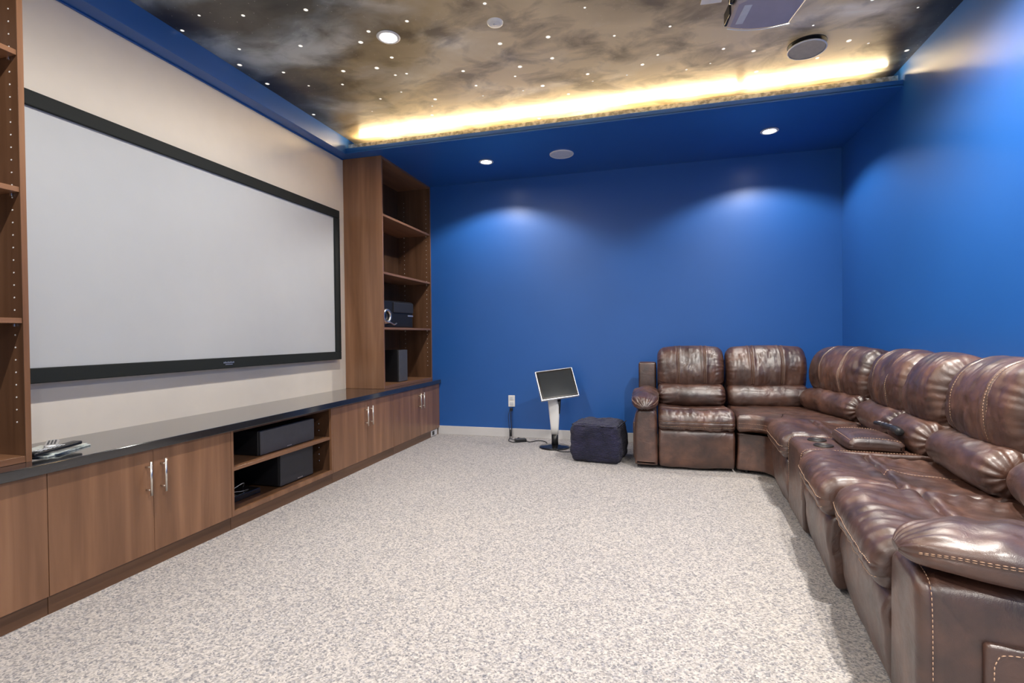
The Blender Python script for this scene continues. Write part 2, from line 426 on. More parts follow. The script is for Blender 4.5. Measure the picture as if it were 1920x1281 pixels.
b = BM(); lathe(b, [(0, .02), (.03, .02), (.034, 0), (.03, -.0), (.0, -.0)], (-.055, -.07, .052), 24, Matrix.Rotation(-PI/2, 4, 'Y')); obj('lens', b, 'gloss', t, True)
b = BM(); cyl(b, (.11, 0, .19), .018, .175, 20); obj('ceiling_pole', b, 'white', t, True)
b = BM(); box(b, .04, .18, -.07, .07, .262, .277, .004); obj('mount_plate', b, 'white', t)
t = thing('ceiling_outlet', 'small white plate on the ceiling left of the projector', 'outlet', (.325, 2.99, ZT), math.radians(4))
b = BM(); box(b, -.055, .055, -.06, .06, -.008, 0, .002); obj('plate', b, 'white', t)
b = BM(); box(b, -.02, .02, -.02, .02, -.012, -.008, .002); obj_each('socket', b, 'whitemesh', t)

# ------------------------------------------------------------------ cabinets along the left wall
DF = XC-.022        # door front face
def cab_base(y0, y1, label, doors, group='walnut base cabinets'):
    t = thing('base_cabinet', label, 'cabinet', (XL+.25, y0, 0), 0, group); ox, oy = XL+.25, y0
    g = .0008
    b = BM()
    box(b, XL+.002-ox, DF-.02-ox, g, .018, .085, .573); box(b, XL+.002-ox, DF-.02-ox, y1-y0-.018, y1-y0-g, .085, .573)
    box(b, XL+.002-ox, DF-.02-ox, .018, y1-y0-.018, .085, .103); box(b, XL+.002-ox, XL+.014-ox, .018, y1-y0-.018, .103, .573)
    box(b, XL+.014-ox, DF-.02-ox, .018, y1-y0-.018, .555, .573)
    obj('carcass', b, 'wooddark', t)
    b = BM(); box(b, DF-.05-ox, DF-.012-ox, g, y1-y0-g, 0, .073); obj('plinth', b, 'plinth', t)
    for d0, d1, hs in doors:
        b = BM(); box(b, DF-.019-ox, DF-ox, d0-oy+.0008, d1-oy-.0008, .076, .571, .0015, 1)
        d = obj('door', b, 'wood', t)
        hy = (d1-.038 if hs > 0 else d0+.038)-oy
        b = BM(); tube(b, [(DF+.032-ox, hy, .358), (DF+.032-ox, hy, .520)], .006, 12)
        for zz in (.384, .494): tube(b, [(DF-.001-ox, hy, zz), (DF+.032-ox, hy, zz)], .005, 10)
        obj('handle', b, 'chrome', d, True)
    return t, ox, oy
cab_base(.50, 1.463, 'walnut base cabinet at the left photo edge under the near bookcase', [(.50, .98, 1), (.98, 1.463, -1)])
cab_base(1.464, 2.383, 'walnut two-door base cabinet with the largest bar handles, left of the open cubby', [(1.464, 1.912, 1), (1.912, 2.383, -1)])
t, ox, oy = cab_base(2.384, 3.346, 'open walnut cubby cabinet holding the black speakers', [], 'walnut base cabinets')
t['label'] = 'open two-level walnut cabinet holding black speakers, between the door cabinets'
b = BM(); box(b, XL+.02-ox, DF-.01-ox, .019, .943, .334, .354, .001, 1); obj('shelf', b, 'woodh', t)
b = BM()
box(b, DF-.0195-ox, DF-.001-ox, .0008, .018, .076, .571); box(b, DF-.0195-ox, DF-.001-ox, .944, .9612, .076, .571)
box(b, DF-.0195-ox, DF-.001-ox, .018, .944, .076, .104)
obj_each('front_edging', b, 'wood', t)
b = BM()
for zz in (.17, .22, .27, .315, .40, .45): lathe(b, [(0, .003), (.004, .003), (.006, 0)], (-2.45-ox, .943, zz), 12, Matrix.Rotation(PI/2, 4, 'X'))
obj_each('shelf_pin', b, 'chrome', t)
cab_base(3.347, 4.287, 'walnut two-door base cabinet just right of the open cubby', [(3.347, 3.83, 1), (3.83, 4.287, -1)])
cab_base(4.288, 5.337, 'walnut two-door base cabinet against the blue back wall', [(4.288, 4.842, 1), (4.842, 5.337, -1)])
b = BM(); box(b, XL+.001, XC, .45, YB-.001, .5745, CT, .003, 2)
tag(obj('countertop', b, 'counter'), 'long polished black stone countertop running the length of the walnut cabinets', 'countertop')
t = thing('plinth_outlet', 'small grey power outlet at the far end of the cabinet plinth', 'outlet', (DF-.012, 5.18, .038))
b = BM(); box(b, .0003, .006, -.06, .1, -.032, .03, .002); obj('plate', b, 'base', t)
b = BM(); box(b, .006, .009, -.03, .02, -.02, .022, .002); obj('socket', b, 'black', t)

def bookcase(y0, y1, label, near):
    ox, oy = XL+.2, y0
    t = thing('bookcase', label, 'bookcase', (ox, oy, CT), 0, 'tall walnut bookcases')
    Z0, H = 0.0005, ZS-CT-.001
    xb = XL+.002-ox; xf = XB-ox; Wd = y1-y0
    if near: H -= .009
    for s, (a, c) in enumerate(((0.0005, .02), (Wd-.02, Wd-.0005))):
        b = BM(); box(b, xb, xf, a, c, Z0, H, .0012, 1)
        yy = c if s == 0 else a
        for X in (xf-.045, xb+.09):
            for k in range(38):
                z = .16+k*.05
                if z > H-.1: break
                cyl(b, (X, yy+(.0007 if s == 0 else -.0007), z), .0032, .0014, 10, mat=Matrix.Rotation(PI/2, 4, 'X'), mi=1)
        pn = obj('side_panel', b, ['woodshade' if s == 1 else 'wood', 'white'], t)
        if s == 1:
            b = BM(); box(b, xf, xf+.0015, a, c, Z0, H); obj('edge_band', b, 'wood', pn)
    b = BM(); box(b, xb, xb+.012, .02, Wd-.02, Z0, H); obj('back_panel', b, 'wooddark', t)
    b = BM(); box(b, xb+.012, xf-.001, .02, Wd-.02, Z0, .026, .001, 1); obj('bottom_board', b, 'woodh', t)
    b = BM(); box(b, xb+.012, xf-.001, .02, Wd-.02, H-.022, H, .001, 1); obj('top_board', b, 'woodh', t)
    for zt in (1.193, 1.714, 2.256):
        b = BM(); box(b, xb+.012, xf-.004, .0205, Wd-.0205, zt-.021-CT, zt-CT, .001, 1); s = obj('shelf', b, 'woodh', t)
        b = BM()
        for X in (xf-.045, xb+.09):
            for yy in (.024, Wd-.024): box(b, X-.006, X+.006, yy-.0035, yy+.0035, zt-.034-CT, zt-.0212-CT, .002)
        obj_each('shelf_support', b, 'chrome', s)
    return t
bookcase(.52, 1.463, 'empty tall walnut bookcase at the left photo edge, near end of countertop', True)
bookcase(4.265, 5.337, 'tall walnut bookcase against the blue back wall, holding black electronics', False)

# projection screen
SY0, SY1, SZ0, SZ1 = 1.52, 4.115, .902, 2.265
t = thing('projection_screen', 'large grey projection screen in a black frame on the cream wall', 'screen', (XS, (SY0+SY1)/2, SZ0))
hw = (SY1-SY0)/2; hz = SZ1-SZ0; fr = .072
for nm, (a, c, d, e) in (('f', (-hw, hw, 0, fr)), ('f', (-hw, hw, hz-fr, hz)), ('f', (-hw, -hw+fr, fr, hz-fr)), ('f', (hw-fr, hw, fr, hz-fr))):
    b = BM(); box(b, -.04, 0, a, c, d, e, .004, 2); obj('frame_rail', b, 'velvet', t)
b = BM(); box(b, -.022, -.018, -hw+.03, hw-.03, .03, hz-.03); obj('screen_surface', b, 'screen', t)
b = BM()
for k, hh in enumerate((.010, .012, .009, .012, .010, .012, .009, .011)):
    y = -.045+.0115*k; box(b, .0002, .002, y, y+.007, .034, .034+hh); 
box(b, .0002, .002, -.03, .03, .024, .029)
obj('badge', b, 'silver', t)
b = BM()
for yy in (-.9, 0, .9): box(b, XL+.0005-XS, -.04, yy-.04, yy+.04, hz-.25, hz-.1)
obj_each('wall_bracket', b, 'black', t)

# electronics on the shelves
t = thing('center_speaker', 'long dark grey center speaker on upper shelf of open cabinet', 'speaker', (-2.42, 2.95, .3545))
b = BM(); box(b, -.27, 0, -.272, .272, 0, .158, .006); obj('enclosure', b, 'black', t)
b = BM(); box(b, .0005, .014, -.262, .268, .003, .155, .005); obj('grille', b, 'grille', t)
b = BM()
for k in range(5): box(b, .0145, .0155, -.02+.009*k, -.014+.009*k, .012, .017)
obj('badge', b, 'silver', t)
t = thing('subwoofer', 'boxy dark subwoofer on the bottom of the open cabinet', 'speaker', (-2.42, 3.03, .1045))
b = BM(); box(b, -.33, 0, -.17, .17, .004, .226, .006); obj('enclosure', b, 'black', t)
b = BM(); box(b, .0005, .014, -.168, .17, .004, .226, .005); obj('grille', b, 'sidegrey', t)
b = BM()
for k in range(6): box(b, .0145, .0155, .0+.009*k, .006+.009*k, .014, .02)
obj('badge', b, 'silver', t)
b = BM()
for i in range(4): cyl(b, ((-.3, -.04)[i % 2], (-.13, .13)[i//2], .002), .015, .004, 16)
obj_each('foot', b, 'black', t)
t = thing('media_box', 'low black media box with wires beside the subwoofer', 'electronics', (-2.56, 2.60, .1035))
b = BM(); box(b, -.12, .1, -.14, .14, .0, .035, .004); obj('casing', b, 'gloss', t)
b = BM(); tube(b, smoothpath([(-.05, -.1, .036), (-.02, -.06, .07), (.0, .0, .05), (.04, .06, .08), (.0, .1, .04)]), .0025); tube(b, smoothpath([(.06, -.1, .036), (.05, -.05, .05), (.07, .02, .042), (.06, .08, .036)]), .002); obj_each('wire', b, 'silver', t, True)

t = thing('bookshelf_speaker', 'small black speaker on the bottom board of the back bookcase', 'speaker', (-2.5, 4.775, CT+.0265))
b = BM(); box(b, -.24, 0, -.092, .092, 0, .328, .005); obj('enclosure', b, 'black', t)
b = BM(); box(b, .0005, .013, -.09, .09, .003, .325, .004); obj('grille', b, 'grille', t)
t = thing('black_device', 'glossy black device with chrome ring on the bookcase shelf above the small speaker', 'electronics', (-2.6, 4.86, 1.1935), math.radians(-6))
b = BM()
box(b, -.16, .02, -.27, .28, 0, .285, .018, 3)
obj('casing', b, 'satin', t, False)
b = BM(); box(b, .0205, .03, -.1, .27, .16, .27, .008, 2); obj('upper_panel', b, 'sidegrey', t)
b = BM(); box(b, .0205, .026, .17, .272, .125, .142, .003, 2); obj('badge', b, 'silver', t)
b = BM()
lathe(b, [(.05, 0), (.072, 0), (.078, .012), (.07, .03), (.055, .035), (.045, .02), (.05, 0)], (.0205, -.235, .12), 32, Matrix.Rotation(PI/2, 4, 'Y'))
obj('chrome_ring', b, 'chrome', t, True)
b = BM(); lathe(b, [(0, .014), (.04, .01), (.046, 0)], (.0205, -.235, .12), 28, Matrix.Rotation(PI/2, 4, 'Y')); obj('ring_core', b, 'gloss', t, True)
b = BM(); tube(b, smoothpath([(.03, -.26, .045), (.05, -.2, .055), (.045, -.12, .035), (.035, -.06, .05)]), .008); obj('chrome_foot', b, 'chrome', t, True)

# remotes and papers by the near bookcase
def remote(loc, rz, label, mat, L=.19, tilt=0):
    t = thing('remote_control', label, 'remote control', loc, rz)
    b = BM(); box(b, -.023, .023, -L/2, L/2, 0, .016, .006, 3)
    for v in b.verts:
        k = v.co.y/(L/2); v.co.x *= 1-.12*(1-k*k); v.co.z += tilt*(v.co.y+L/2)
    obj('shell', b, mat, t, True)
    b = BM()
    for j in range(6):
        for i in range(3): box(b, -.014+.0115*i, -.007+.0115*i, -L*.36+.02*j, -L*.36+.011+.02*j, .0155, .018, .001, 1)
    for v in b.verts: v.co.z += tilt*(v.co.y+L/2)
    obj_each('button', b, 'whitemesh' if mat == 'black' else 'grille', t)
t = thing('magazine', 'glossy printed sheets lying under the remote on the countertop', 'paper', (-2.56, 1.60, CT+.0005), .35)
b = BM(); box(b, -.10, .10, -.12, .12, 0, .006, .001, 1); obj('cover', b, 'paper', t)
b = BM(); box(b, -.085, .1, -.1, .115, .0063, .010, .001, 1, mat=Matrix.Rotation(.15, 4, 'Z')); obj('loose_sheet', b, 'paper', t)
remote((-2.475, 1.58, CT+.0115), .22, 'black remote control on the papers by the near bookcase', 'black', .22, .04)
remote((-2.62, 1.66, CT+.0115), .95, 'pale grey remote control on the papers, nearer the wall', 'silver', .17)

# ------------------------------------------------------------------ wall outlet, adapter, cords
t = thing('wall_outlet', 'white wall outlet with a plugged-in cord on the blue back wall', 'outlet', (-1.49, YB, .392))
b = BM(); box(b, -.037, .037, -.007, -.0003, -.062, .062, .003, 2); obj('plate', b, 'white', t)
b = BM(); box(b, -.018, .018, -.011, -.007, .012, .045, .004, 2); box(b, -.018, .018, -.011, -.007, -.045, -.012, .004, 2); obj_each('socket', b, 'whitemesh', t)
t = thing('power_adapter', 'black power adapter and coiled cord on carpet below the wall outlet', 'power adapter', (-1.35, 5.10, 0))
b = BM(); box(b, -.045, .075, -.03, .03, .001, .034, .006, 2, mat=Matrix.Rotation(.5, 4, 'Z')); obj('brick', b, 'black', t)
b = BM(); box(b, -.155, -.125, .205, .228, .285, .32, .004, 2); obj('plug', b, 'black', t)
b = BM()
tube(b, smoothpath([(-.14, .207, .30), (-.139, .19, .27), (-.137, .19, .18), (-.13, .18, .09), (-.13, .12, .02), (-.12, .03, .006), (-.06, -.05, .006), (.0, -.04, .006), (.03, .02, .006), (-.02, .06, .03), (-.03, .01, .02)]), .0045)
tube(b, smoothpath([(-.152, .207, .295), (-.165, .19, .24), (-.162, .19, .15), (-.15, .18, .08), (-.135, .13, .02), (-.11, .09, .01), (-.05, .03, .012)]), .003)
tube(b, smoothpath([(.06, .04, .015), (.10, .0, .006), (.14, .02, .006), (.17, .07, .006), (.22, .08, .006), (.27, .04, .006), (.30, -.02, .006)]), .0045)
obj('cord', b, 'cord', t, True)
b = BM(); cyl(b, (-.131, .15, .06), .014, .07, 16); obj('inline_switch', b, 'black', t, True)

# ------------------------------------------------------------------ tilted display on stand
t = thing('display_stand', 'tilted flat display with silver frame on a white stand with round black base', 'display', (-.945, 4.93, 0))
e1 = Vector((.342, .177, .039)); e2 = Vector((.094, -.12, -.279))
ux = e1.normalized(); uz = (-(e2-ux*e2.dot(ux))).normalized(); uy = uz.cross(ux)
R = Matrix((ux, uy, uz)).transposed().to_4x4(); R.translation = Vector((.031, 0, .625))
W2, H2 = .193, .155
b = BM(); box(b, -W2, W2, -.005, .024, -H2, H2, .006, 3, mat=R); obj('display_frame', b, 'silver', t)
b = BM(); box(b, -W2+.01, W2-.01, -.0075, -.0052, -H2+.01, H2-.01, mat=R); obj('bezel', b, 'gloss', t)
b = BM(); box(b, -W2+.03, W2-.03, -.0085, -.0076, -H2+.028, H2-.028, mat=R); obj('display_glass', b, 'glassdark', t)
b = BM()   # tapered white fin
def fin(b, secs, depth):
    rings = []
    for z, xa, xb_, y in secs:
        ring = []
        for k in range(20):
            a = 2*PI*k/20; c, s = math.cos(a), math.sin(a)
            ring.append(b.verts.new(((xa+xb_)/2+(xb_-xa)/2*math.copysign(abs(c)**.5, c), y+depth*math.copysign(abs(s)**.7, s), z)))
        rings.append(ring)
    for A, B in zip(rings, rings[1:]):
        for k in range(20): b.faces.new((A[k], A[(k+1) % 20], B[(k+1) % 20], B[k]))
    b.faces.new(rings[0]); b.faces.new(rings[-1])
fin(b, [(.125, -.03, .04, 0), (.2, -.036, .044, .0), (.3, -.048, .050, .005), (.4, -.058, .046, .01), (.47, -.066, .03, .014), (.56, -.06, .03, .022)], .018)
obj('support_column', b, 'white', t, True)
b = BM(); fin(b, [(.33, .02, .055, .012), (.42, -.02, .062, .022), (.52, -.04, .066, .04)], .012); obj('rear_brace', b, 'black', t, True)
b = BM(); cyl(b, (.005, 0, .075), .033, .11, 28); obj('collar', b, 'black', t, True)
b = BM(); lathe(b, [(0, .026), (.05, .026), (.07, .020), (.13, .016), (.150, .010), (.152, .002), (.148, 0), (0, 0)]); obj('round_base', b, 'gloss', t, True)
b = BM(); tube(b, smoothpath([(.02, -.03, .02), (.05, -.15, .006), (.12, -.19, .005), (.2, -.17, .005), (.24, -.12, .005)]), .004); obj('cord', b, 'cord', t, True)

# ------------------------------------------------------------------ pouf
def pouf():
    n = 40; verts = []; faces = []; idx = {}
    W, D, H = .205, .205, .165
    def pt(p):
        p = np.array(p, float); q = 7
        r = (np.abs(p)**q).sum()**(1/q); u = p/r
        return u
    P = []
    for ax in range(3):
        for sg in (-1, 1):
            base = len(P)
            for i in range(n+1):
                for j in range(n+1):
                    a = -1+2*i/n; c = -1+2*j/n; p = [0, 0, 0]; p[ax] = sg; p[(ax+1) % 3] = a; p[(ax+2) % 3] = c
                    P.append(pt(p))
            for i in range(n):
                for j in range(n):
                    q = [base+i*(n+1)+j, base+(i+1)*(n+1)+j, base+(i+1)*(n+1)+j+1, base+i*(n+1)+j+1]
                    faces.append(q if sg > 0 else q[::-1])
    P = np.array(P); S = P*np.array([W, D, H])
    nd = fbm(S*11, 3, 3)*.008+np.abs(fbm(S*np.array([9, 9, 14]), 9, 2))*.013
    S = S+P*nd[:, None]; S[:, 2] += H
    S[:, 0] *= 1+.05*(1-((S[:, 2]-H)/H)**2); S[:, 1] *= 1+.05*(1-((S[:, 2]-H)/H)**2)
    S[:, 2] = np.maximum(S[:, 2], .0)
    b = BM(); vs = [b.verts.new(p) for p in S]
    for f in faces: b.faces.new([vs[k] for k in f])
    bmesh.ops.remove_doubles(b, verts=b.verts, dist=.0008)
    return b
t = thing('pouf', 'navy knitted cube pouf on the carpet beside the sofa end', 'pouf', (-.47, 4.585, 0), math.radians(-8))
obj('knit_cover', pouf(), 'knit', t, True)
b = BM()
for sx in (-1, 1):
    tube(b, [(sx*.203, y, .318) for y in np.linspace(-.17, .17, 12)], .0045)
tube(b, [(x, -.203, .318) for x in np.linspace(-.17, .17, 12)], .0045)
obj_each('seam_piping', b, 'knit', t, True)

# ------------------------------------------------------------------ leather cushions
def crom(C, n):
    C = np.array(C, float); m = len(C); T = np.arange(n)/n*m; i = np.floor(T).astype(int); f = (T-i)[:, None]
    a, b_, c, d = C[(i-1) % m], C[i % m], C[(i+1) % m], C[(i+2) % m]
    P = .5*((2*b_)+(-a+c)*f+(2*a-5*b_+4*c-d)*f*f+(-a+3*b_-3*c+d)*f**3)
    seg = np.linalg.norm(np.roll(P, -1, 0)-P, axis=1); s = np.concatenate([[0], np.cumsum(seg)]); L = s[-1]
    Q = np.vstack([P, P[:1]]); u = np.arange(n)/n*L
    return np.stack([np.interp(u, s, Q[:, 0]), np.interp(u, s, Q[:, 1])], 1)
class Soft:
    """closed section swept along u in [-w/2, w/2], ends rounded by r; disp(x, t, p2, n2) pushes outwards"""
    def __init__(s, ctrl, w, r=.04, crown=.0, disp=None, nt=120, nu=64, amap=None, taper=None):
        s.w, s.r, s.crown, s.disp, s.nt, s.amap, s.taper = w, r, crown, disp, nt, amap, taper
        s.S = crom(ctrl, nt); tg = np.roll(s.S, -1, 0)-np.roll(s.S, 1, 0); tg /= np.linalg.norm(tg, axis=1)[:, None]
        s.Nn = np.stack([tg[:, 1], -tg[:, 0]], 1)
        c = s.S.mean(0); s.c = c
        if ((s.S-c)*s.Nn).sum() < 0: s.Nn = -s.Nn
        K = 9; a = np.linspace(0, PI/2, K)
        e = w/2-r+r*np.sin(a); ins = r*(1-np.cos(a))
        mid = np.linspace(-(w/2-r), w/2-r, nu)
        s.X = np.concatenate([-e[::-1], mid[1:-1], e]); s.I = np.concatenate([ins[::-1], 0*mid[1:-1], ins])
    def pos(s, X, I, ti):
        """X, I arrays (k,), ti int or float section index arrays (k,)"""
        ti = np.asarray(ti, float); i0 = np.floor(ti).astype(int) % s.nt; i1 = (i0+1) % s.nt; f = (ti-np.floor(ti))[..., None]
        P = s.S[i0]*(1-f)+s.S[i1]*f; Nv = s.Nn[i0]*(1-f)+s.Nn[i1]*f
        un = X/(s.w/2)
        d = s.crown*(1-un**2)-I
        if s.disp is not None: d = d+s.disp(X, ti/s.nt, P, Nv)
        Q = P+Nv*d[..., None]
        if s.taper is not None: Q = s.c+(Q-s.c)*s.taper(un)[..., None]
        return np.stack([X, Q[..., 0], Q[..., 1]], -1)
    def mesh(s):
        X = np.repeat(s.X[:, None], s.nt, 1); I = np.repeat(s.I[:, None], s.nt, 1); T = np.repeat(np.arange(s.nt)[None], len(s.X), 0)
        P = s.pos(X, I, T).reshape(-1, 3); nx = len(s.X); nt = s.nt
        if s.amap: P = s.amap(P)
        F = []
        for i in range(nx-1):
            for k in range(nt):
                F.append((i*nt+k, i*nt+(k+1) % nt, (i+1)*nt+(k+1) % nt, (i+1)*nt+k))
        F.append(tuple(range(nt))); F.append(tuple((nx-1)*nt+k for k in range(nt)))
        b = BM(); vs = [b.verts.new(p) for p in P]
        for f in F: b.faces.new([vs[k] for k in f])
        return b
    def line(s, xs, ts, lift=.0015):
        xs = np.asarray(xs, float); ts = np.asarray(ts, float)*s.nt
        I = np.interp(np.abs(xs), s.X[-9:], s.I[-9:]) if True else 0
        P = s.pos(xs, I-lift, ts)
        return s.amap(P) if s.amap else P
def stitch(bm, P, r=.0013, dash=.0085, gap=.0045):
    P = np.asarray(P); seg = np.linalg.norm(P[1:]-P[:-1], axis=1); s = np.concatenate([[0], np.cumsum(seg)]); L = s[-1]; u = 0
    while u+dash < L:
        q = [[np.interp(u+dash*k, s, P[:, j]) for j in range(3)] for k in (0, .5, 1)]
        tube(bm, q, [r*.6, r, r*.6], 5); u += dash+gap
def groove(x, x0, sg=.006): return np.exp(-((x-x0)/sg)**2)

def add_soft(name, soft, parent, lines=(), mat='leather', xf=None):
    bm = soft.mesh()
    o = obj(name, bm, mat, parent, True)
    if lines:
        b2 = BM()
        for L in lines: stitch(b2, L)
        obj('stitching', b2, 'thread', o, True)
    if xf is not None: o.matrix_local = xf
    return o

# sections in (depth from seat front, height); front of seat at 0, back at about .84
SEC_BACK = [(.625, .600), (.578, .66), (.562, .75), (.580, .845), (.625, .925), (.695, .968), (.765, .962), (.825, .915), (.842, .80), (.838, .66), (.78, .60), (.70, .575)]
SEC_LUMB = [(.74, .455), (.61, .440), (.525, .468), (.485, .53), (.505, .60), (.58, .640), (.69, .635), (.75, .55)]
SEC_SEAT = [(.70, .455), (.52, .458), (.38, .462), (.27, .468), (.20, .468), (.11, .485), (.02, .484), (-.035, .455), (-.055, .405), (-.045, .355), (-.01, .325), (.08, .33), (.35, .33), (.70, .33)]
SEC_FOOT = [(.06, .335), (.02, .335), (-.018, .30), (-.020, .2), (-.008, .09), (.012, .03), (.05, .03), (.07, .06), (.07, .2), (.07, .31)]

def back_disp(w, seams, seed):
    def f(X, T, P, Nv):
        Q = np.stack([X, P[..., 0], P[..., 1]], -1)
        e = w/2-np.abs(X)
        front = np.clip((.73-P[..., 0])/.12, 0, 1)
        rip = (np.sin(T*2*PI*23+5*vnoise(Q*7, seed+1)+2)*.35+vnoise(np.stack([X*4, T*52, X*0], -1), seed)*1.1)*(.7+.5*vnoise(Q*5, seed+8))
        d = .0075*np.exp(-e/.05)*rip
        d = d+fbm(Q*np.array([13, 7, 7]), seed, 3)*.008*front+fbm(Q*4, seed+20, 2)*.008*front
        d = d-np.abs(vnoise(Q*np.array([20, 8, 7]), seed+5))*.006*front*np.clip((.80-P[..., 1])/.15, 0, 1)
        # vertical pulls near the bottom
        d = d+.005*vnoise(np.stack([X*22, P[..., 1]*4, X*0], -1), seed+2)*np.clip((.70-P[..., 1])/.1, 0, 1)*front
        for s in seams: d = d-.010*groove(X, s, .007)*(front > 0)+.004*groove(X, s-.018, .012)+.004*groove(X, s+.018, .012)
        d = d-.012*np.exp(-e/.02)
        return d
    return f
def lumb_disp(w, seed, amp=1.0, side=0):
    def f(X, T, P, Nv):
        Q = np.stack([X, P[..., 0], P[..., 1]], -1); e = w/2-np.abs(X)
        if side > 0: e = w/2-X+0*X
        if side < 0: e = w/2+X
        rip = np.sin(T*2*PI*17+2*vnoise(Q*7, seed))+.6*vnoise(np.stack([X*4, T*45, X*0], -1), seed+3)
        return amp*(.008*np.exp(-e/.06)*rip)+fbm(Q*8, seed, 3)*.006-.02*np.exp(-(w/2-np.abs(X))/.02)
    return f
def seat_disp(w, seed, split=.235, mid=None, pucker=1.0):
    def f(X, T, P, Nv):
        Q = np.stack([X, P[..., 0], P[..., 1]], -1); un = X/(w/2)
        top = np.clip((P[..., 1]-.42)/.03, 0, 1)
        fr = np.clip((.2-P[..., 0])/.1, 0, 1)
        sp = split+.015*np.cos(un*PI/2)+.006*vnoise(np.stack([X*25, X*0, X*0], -1), seed)
        d = (-.020*groove(P[..., 0], sp, .008)+.010*groove(P[..., 0], sp-.035, .028)+.008*groove(P[..., 0], sp+.03, .022))*top
        d = d+.013*top*np.abs(un)**3*np.clip((P[..., 0]+.02)/.1, 0, 1)-.012*top*(1-un**2)*np.clip((P[..., 0]-.02)/.1, 0, 1)
        d = d+pucker*fr*(.0065*vnoise(np.stack([X*30, P[..., 0]*5, X*0], -1), seed)*np.clip((P[..., 0]+.08)/.1, 0, 1)*np.clip(1-abs(un), .1, 1)+fbm(Q*np.array([14, 7, 7]), seed, 3)*.006)
        back = np.clip((P[..., 0]-split-.01)/.05, 0, 1)*top
        if mid is not None: d = d-.009*groove(X, mid, .007)*back
        d = d+back*fbm(Q*np.array([11, 5, 5]), seed+6, 3)*.006
        d = d+back*.004*np.sin(P[..., 0]*90+X*40+4*vnoise(Q*5, seed+9))*np.exp(-(w/2-np.abs(X))/.10)
        # two front bands under the roll
        low = (P[..., 0] < .03)
        for zz in (.395, .355): d = d-.006*groove(P[..., 1], zz, .005)*low
        e = w/2-np.abs(X)
        d = d+.004*np.exp(-e/.03)*np.sin(T*2*PI*22+seed)
        return d
    return f
def foot_disp(w, seed):
    def f(X, T, P, Nv):
        Q = np.stack([X, P[..., 0], P[..., 1]], -1); fr = (P[..., 0] < .03)*1.0
        e = w/2-np.abs(X)
        d = fbm(Q*np.array([5, 3, 2.5]), seed, 3)*.006*fr
        d = d+.006*fr*np.exp(-e/.05)*np.sin(P[..., 1]*45+X*30+3*vnoise(Q*5, seed+2))*np.clip((P[..., 1]-.05)/.2, 0, 1)
        return d
    return f

def find_t(soft, fn):
    v = fn(soft.S[:, 0], soft.S[:, 1]); return np.where(v)[0]
def sec_t(soft, pred_pts):
    """nearest section parameter to a point"""
    return [int(np.argmin(((soft.S-np.array(p))**2).sum(1)))/soft.nt for p in pred_pts]
def trange(soft, a, b):
    ta, tb = sec_t(soft, [a, b]); d = (tb-ta) % 1
    if d > .5: d -= 1
    return ta, d

def back_pillow(parent, w, cx, seams, seed, xf=None, dz=0, amap=None, name='back_cushion'):
    s = Soft(SEC_BACK, w-.006, .068, .018, back_disp(w, seams, seed), 180, 130)
    L = []
    ta, d = trange(s, (.67, .965), (.57, .65))
    tt = ta+d*np.linspace(0, 1, 60)
    for q in seams:
        for off in (-.007, .007): L.append(s.line(np.full(60, q+off), tt % 1))
    o = add_soft(name, s, parent, L)
    m = Matrix.Translation((cx, 0, dz))
    o.matrix_local = (xf @ m) if xf is not None else m
    return o
def lumbar(parent, w, cx, seed, xf=None, side=0, name='lumbar_cushion', sec=None, amp=1.0):
    s = Soft(sec or SEC_LUMB, w-.008, .045, .008, lumb_disp(w, seed, amp, side), 90, 60)
    o = add_soft(name, s, parent)
    m = Matrix.Translation((cx, 0, 0)); o.matrix_local = (xf @ m) if xf is not None else m
    return o
def seat(parent, w, cx, seed, mid=None, pucker=1.0):
    s = Soft(SEC_SEAT, w-.006, .042, .004, seat_disp(w, seed, mid=mid, pucker=pucker), 300, 100)
    L = []; xs = np.linspace(-w/2+.012, w/2-.012, 70)
    for p in ((-.056, .40), (-.05, .36)):
        tt, = sec_t(s, [p]); L.append(s.line(xs, np.full(70, tt), .003))
    if mid is not None:
        ta, d = trange(s, (.25, .468), (.52, .458)); L.append(s.line(np.full(50, mid+.009), (ta+d*np.linspace(0, 1, 50)) % 1))
    o = add_soft('seat_cushion', s, parent, L); o.location = (cx, 0, 0); return o
def footrest(parent, w, cx, seed):
    s = Soft(SEC_FOOT, w-.010, .02, .006, foot_disp(w, seed), 90, 60)
    o = add_soft('footrest', s, parent); o.location = (cx, 0, 0); return o
def base_body(parent, w, cx, depth=.84):
    b = BM(); box(b, cx-w/2+.004, cx+w/2-.004, .075, depth, .03, .328, .01, 2)
    obj('base_frame', b, 'leather', parent)
    b = BM(); box(b, cx-w/2+.004, cx+w/2-.004, .79, depth+.0, .329, .86, .02, 3)
    obj('back_frame', b, 'leather', parent, True)
    b = BM()
    for x in (cx-w/2+.05, cx+w/2-.05):
        for y in (.12, depth-.06): cyl(b, (x, y, .0155), .018, .031, 16)
    obj_each('foot', b, 'black', parent)
def recline_unit(t, w, cx, seed, seams=(-.11, .1), mid=None, pucker=1.0, lside=0):
    seat(t, w, cx, seed, mid, pucker); footrest(t, w, cx, seed+30); back_pillow(t, w, cx, seams, seed+50); lumbar(t, w, cx, seed+70, side=lside); base_body(t, w, cx)

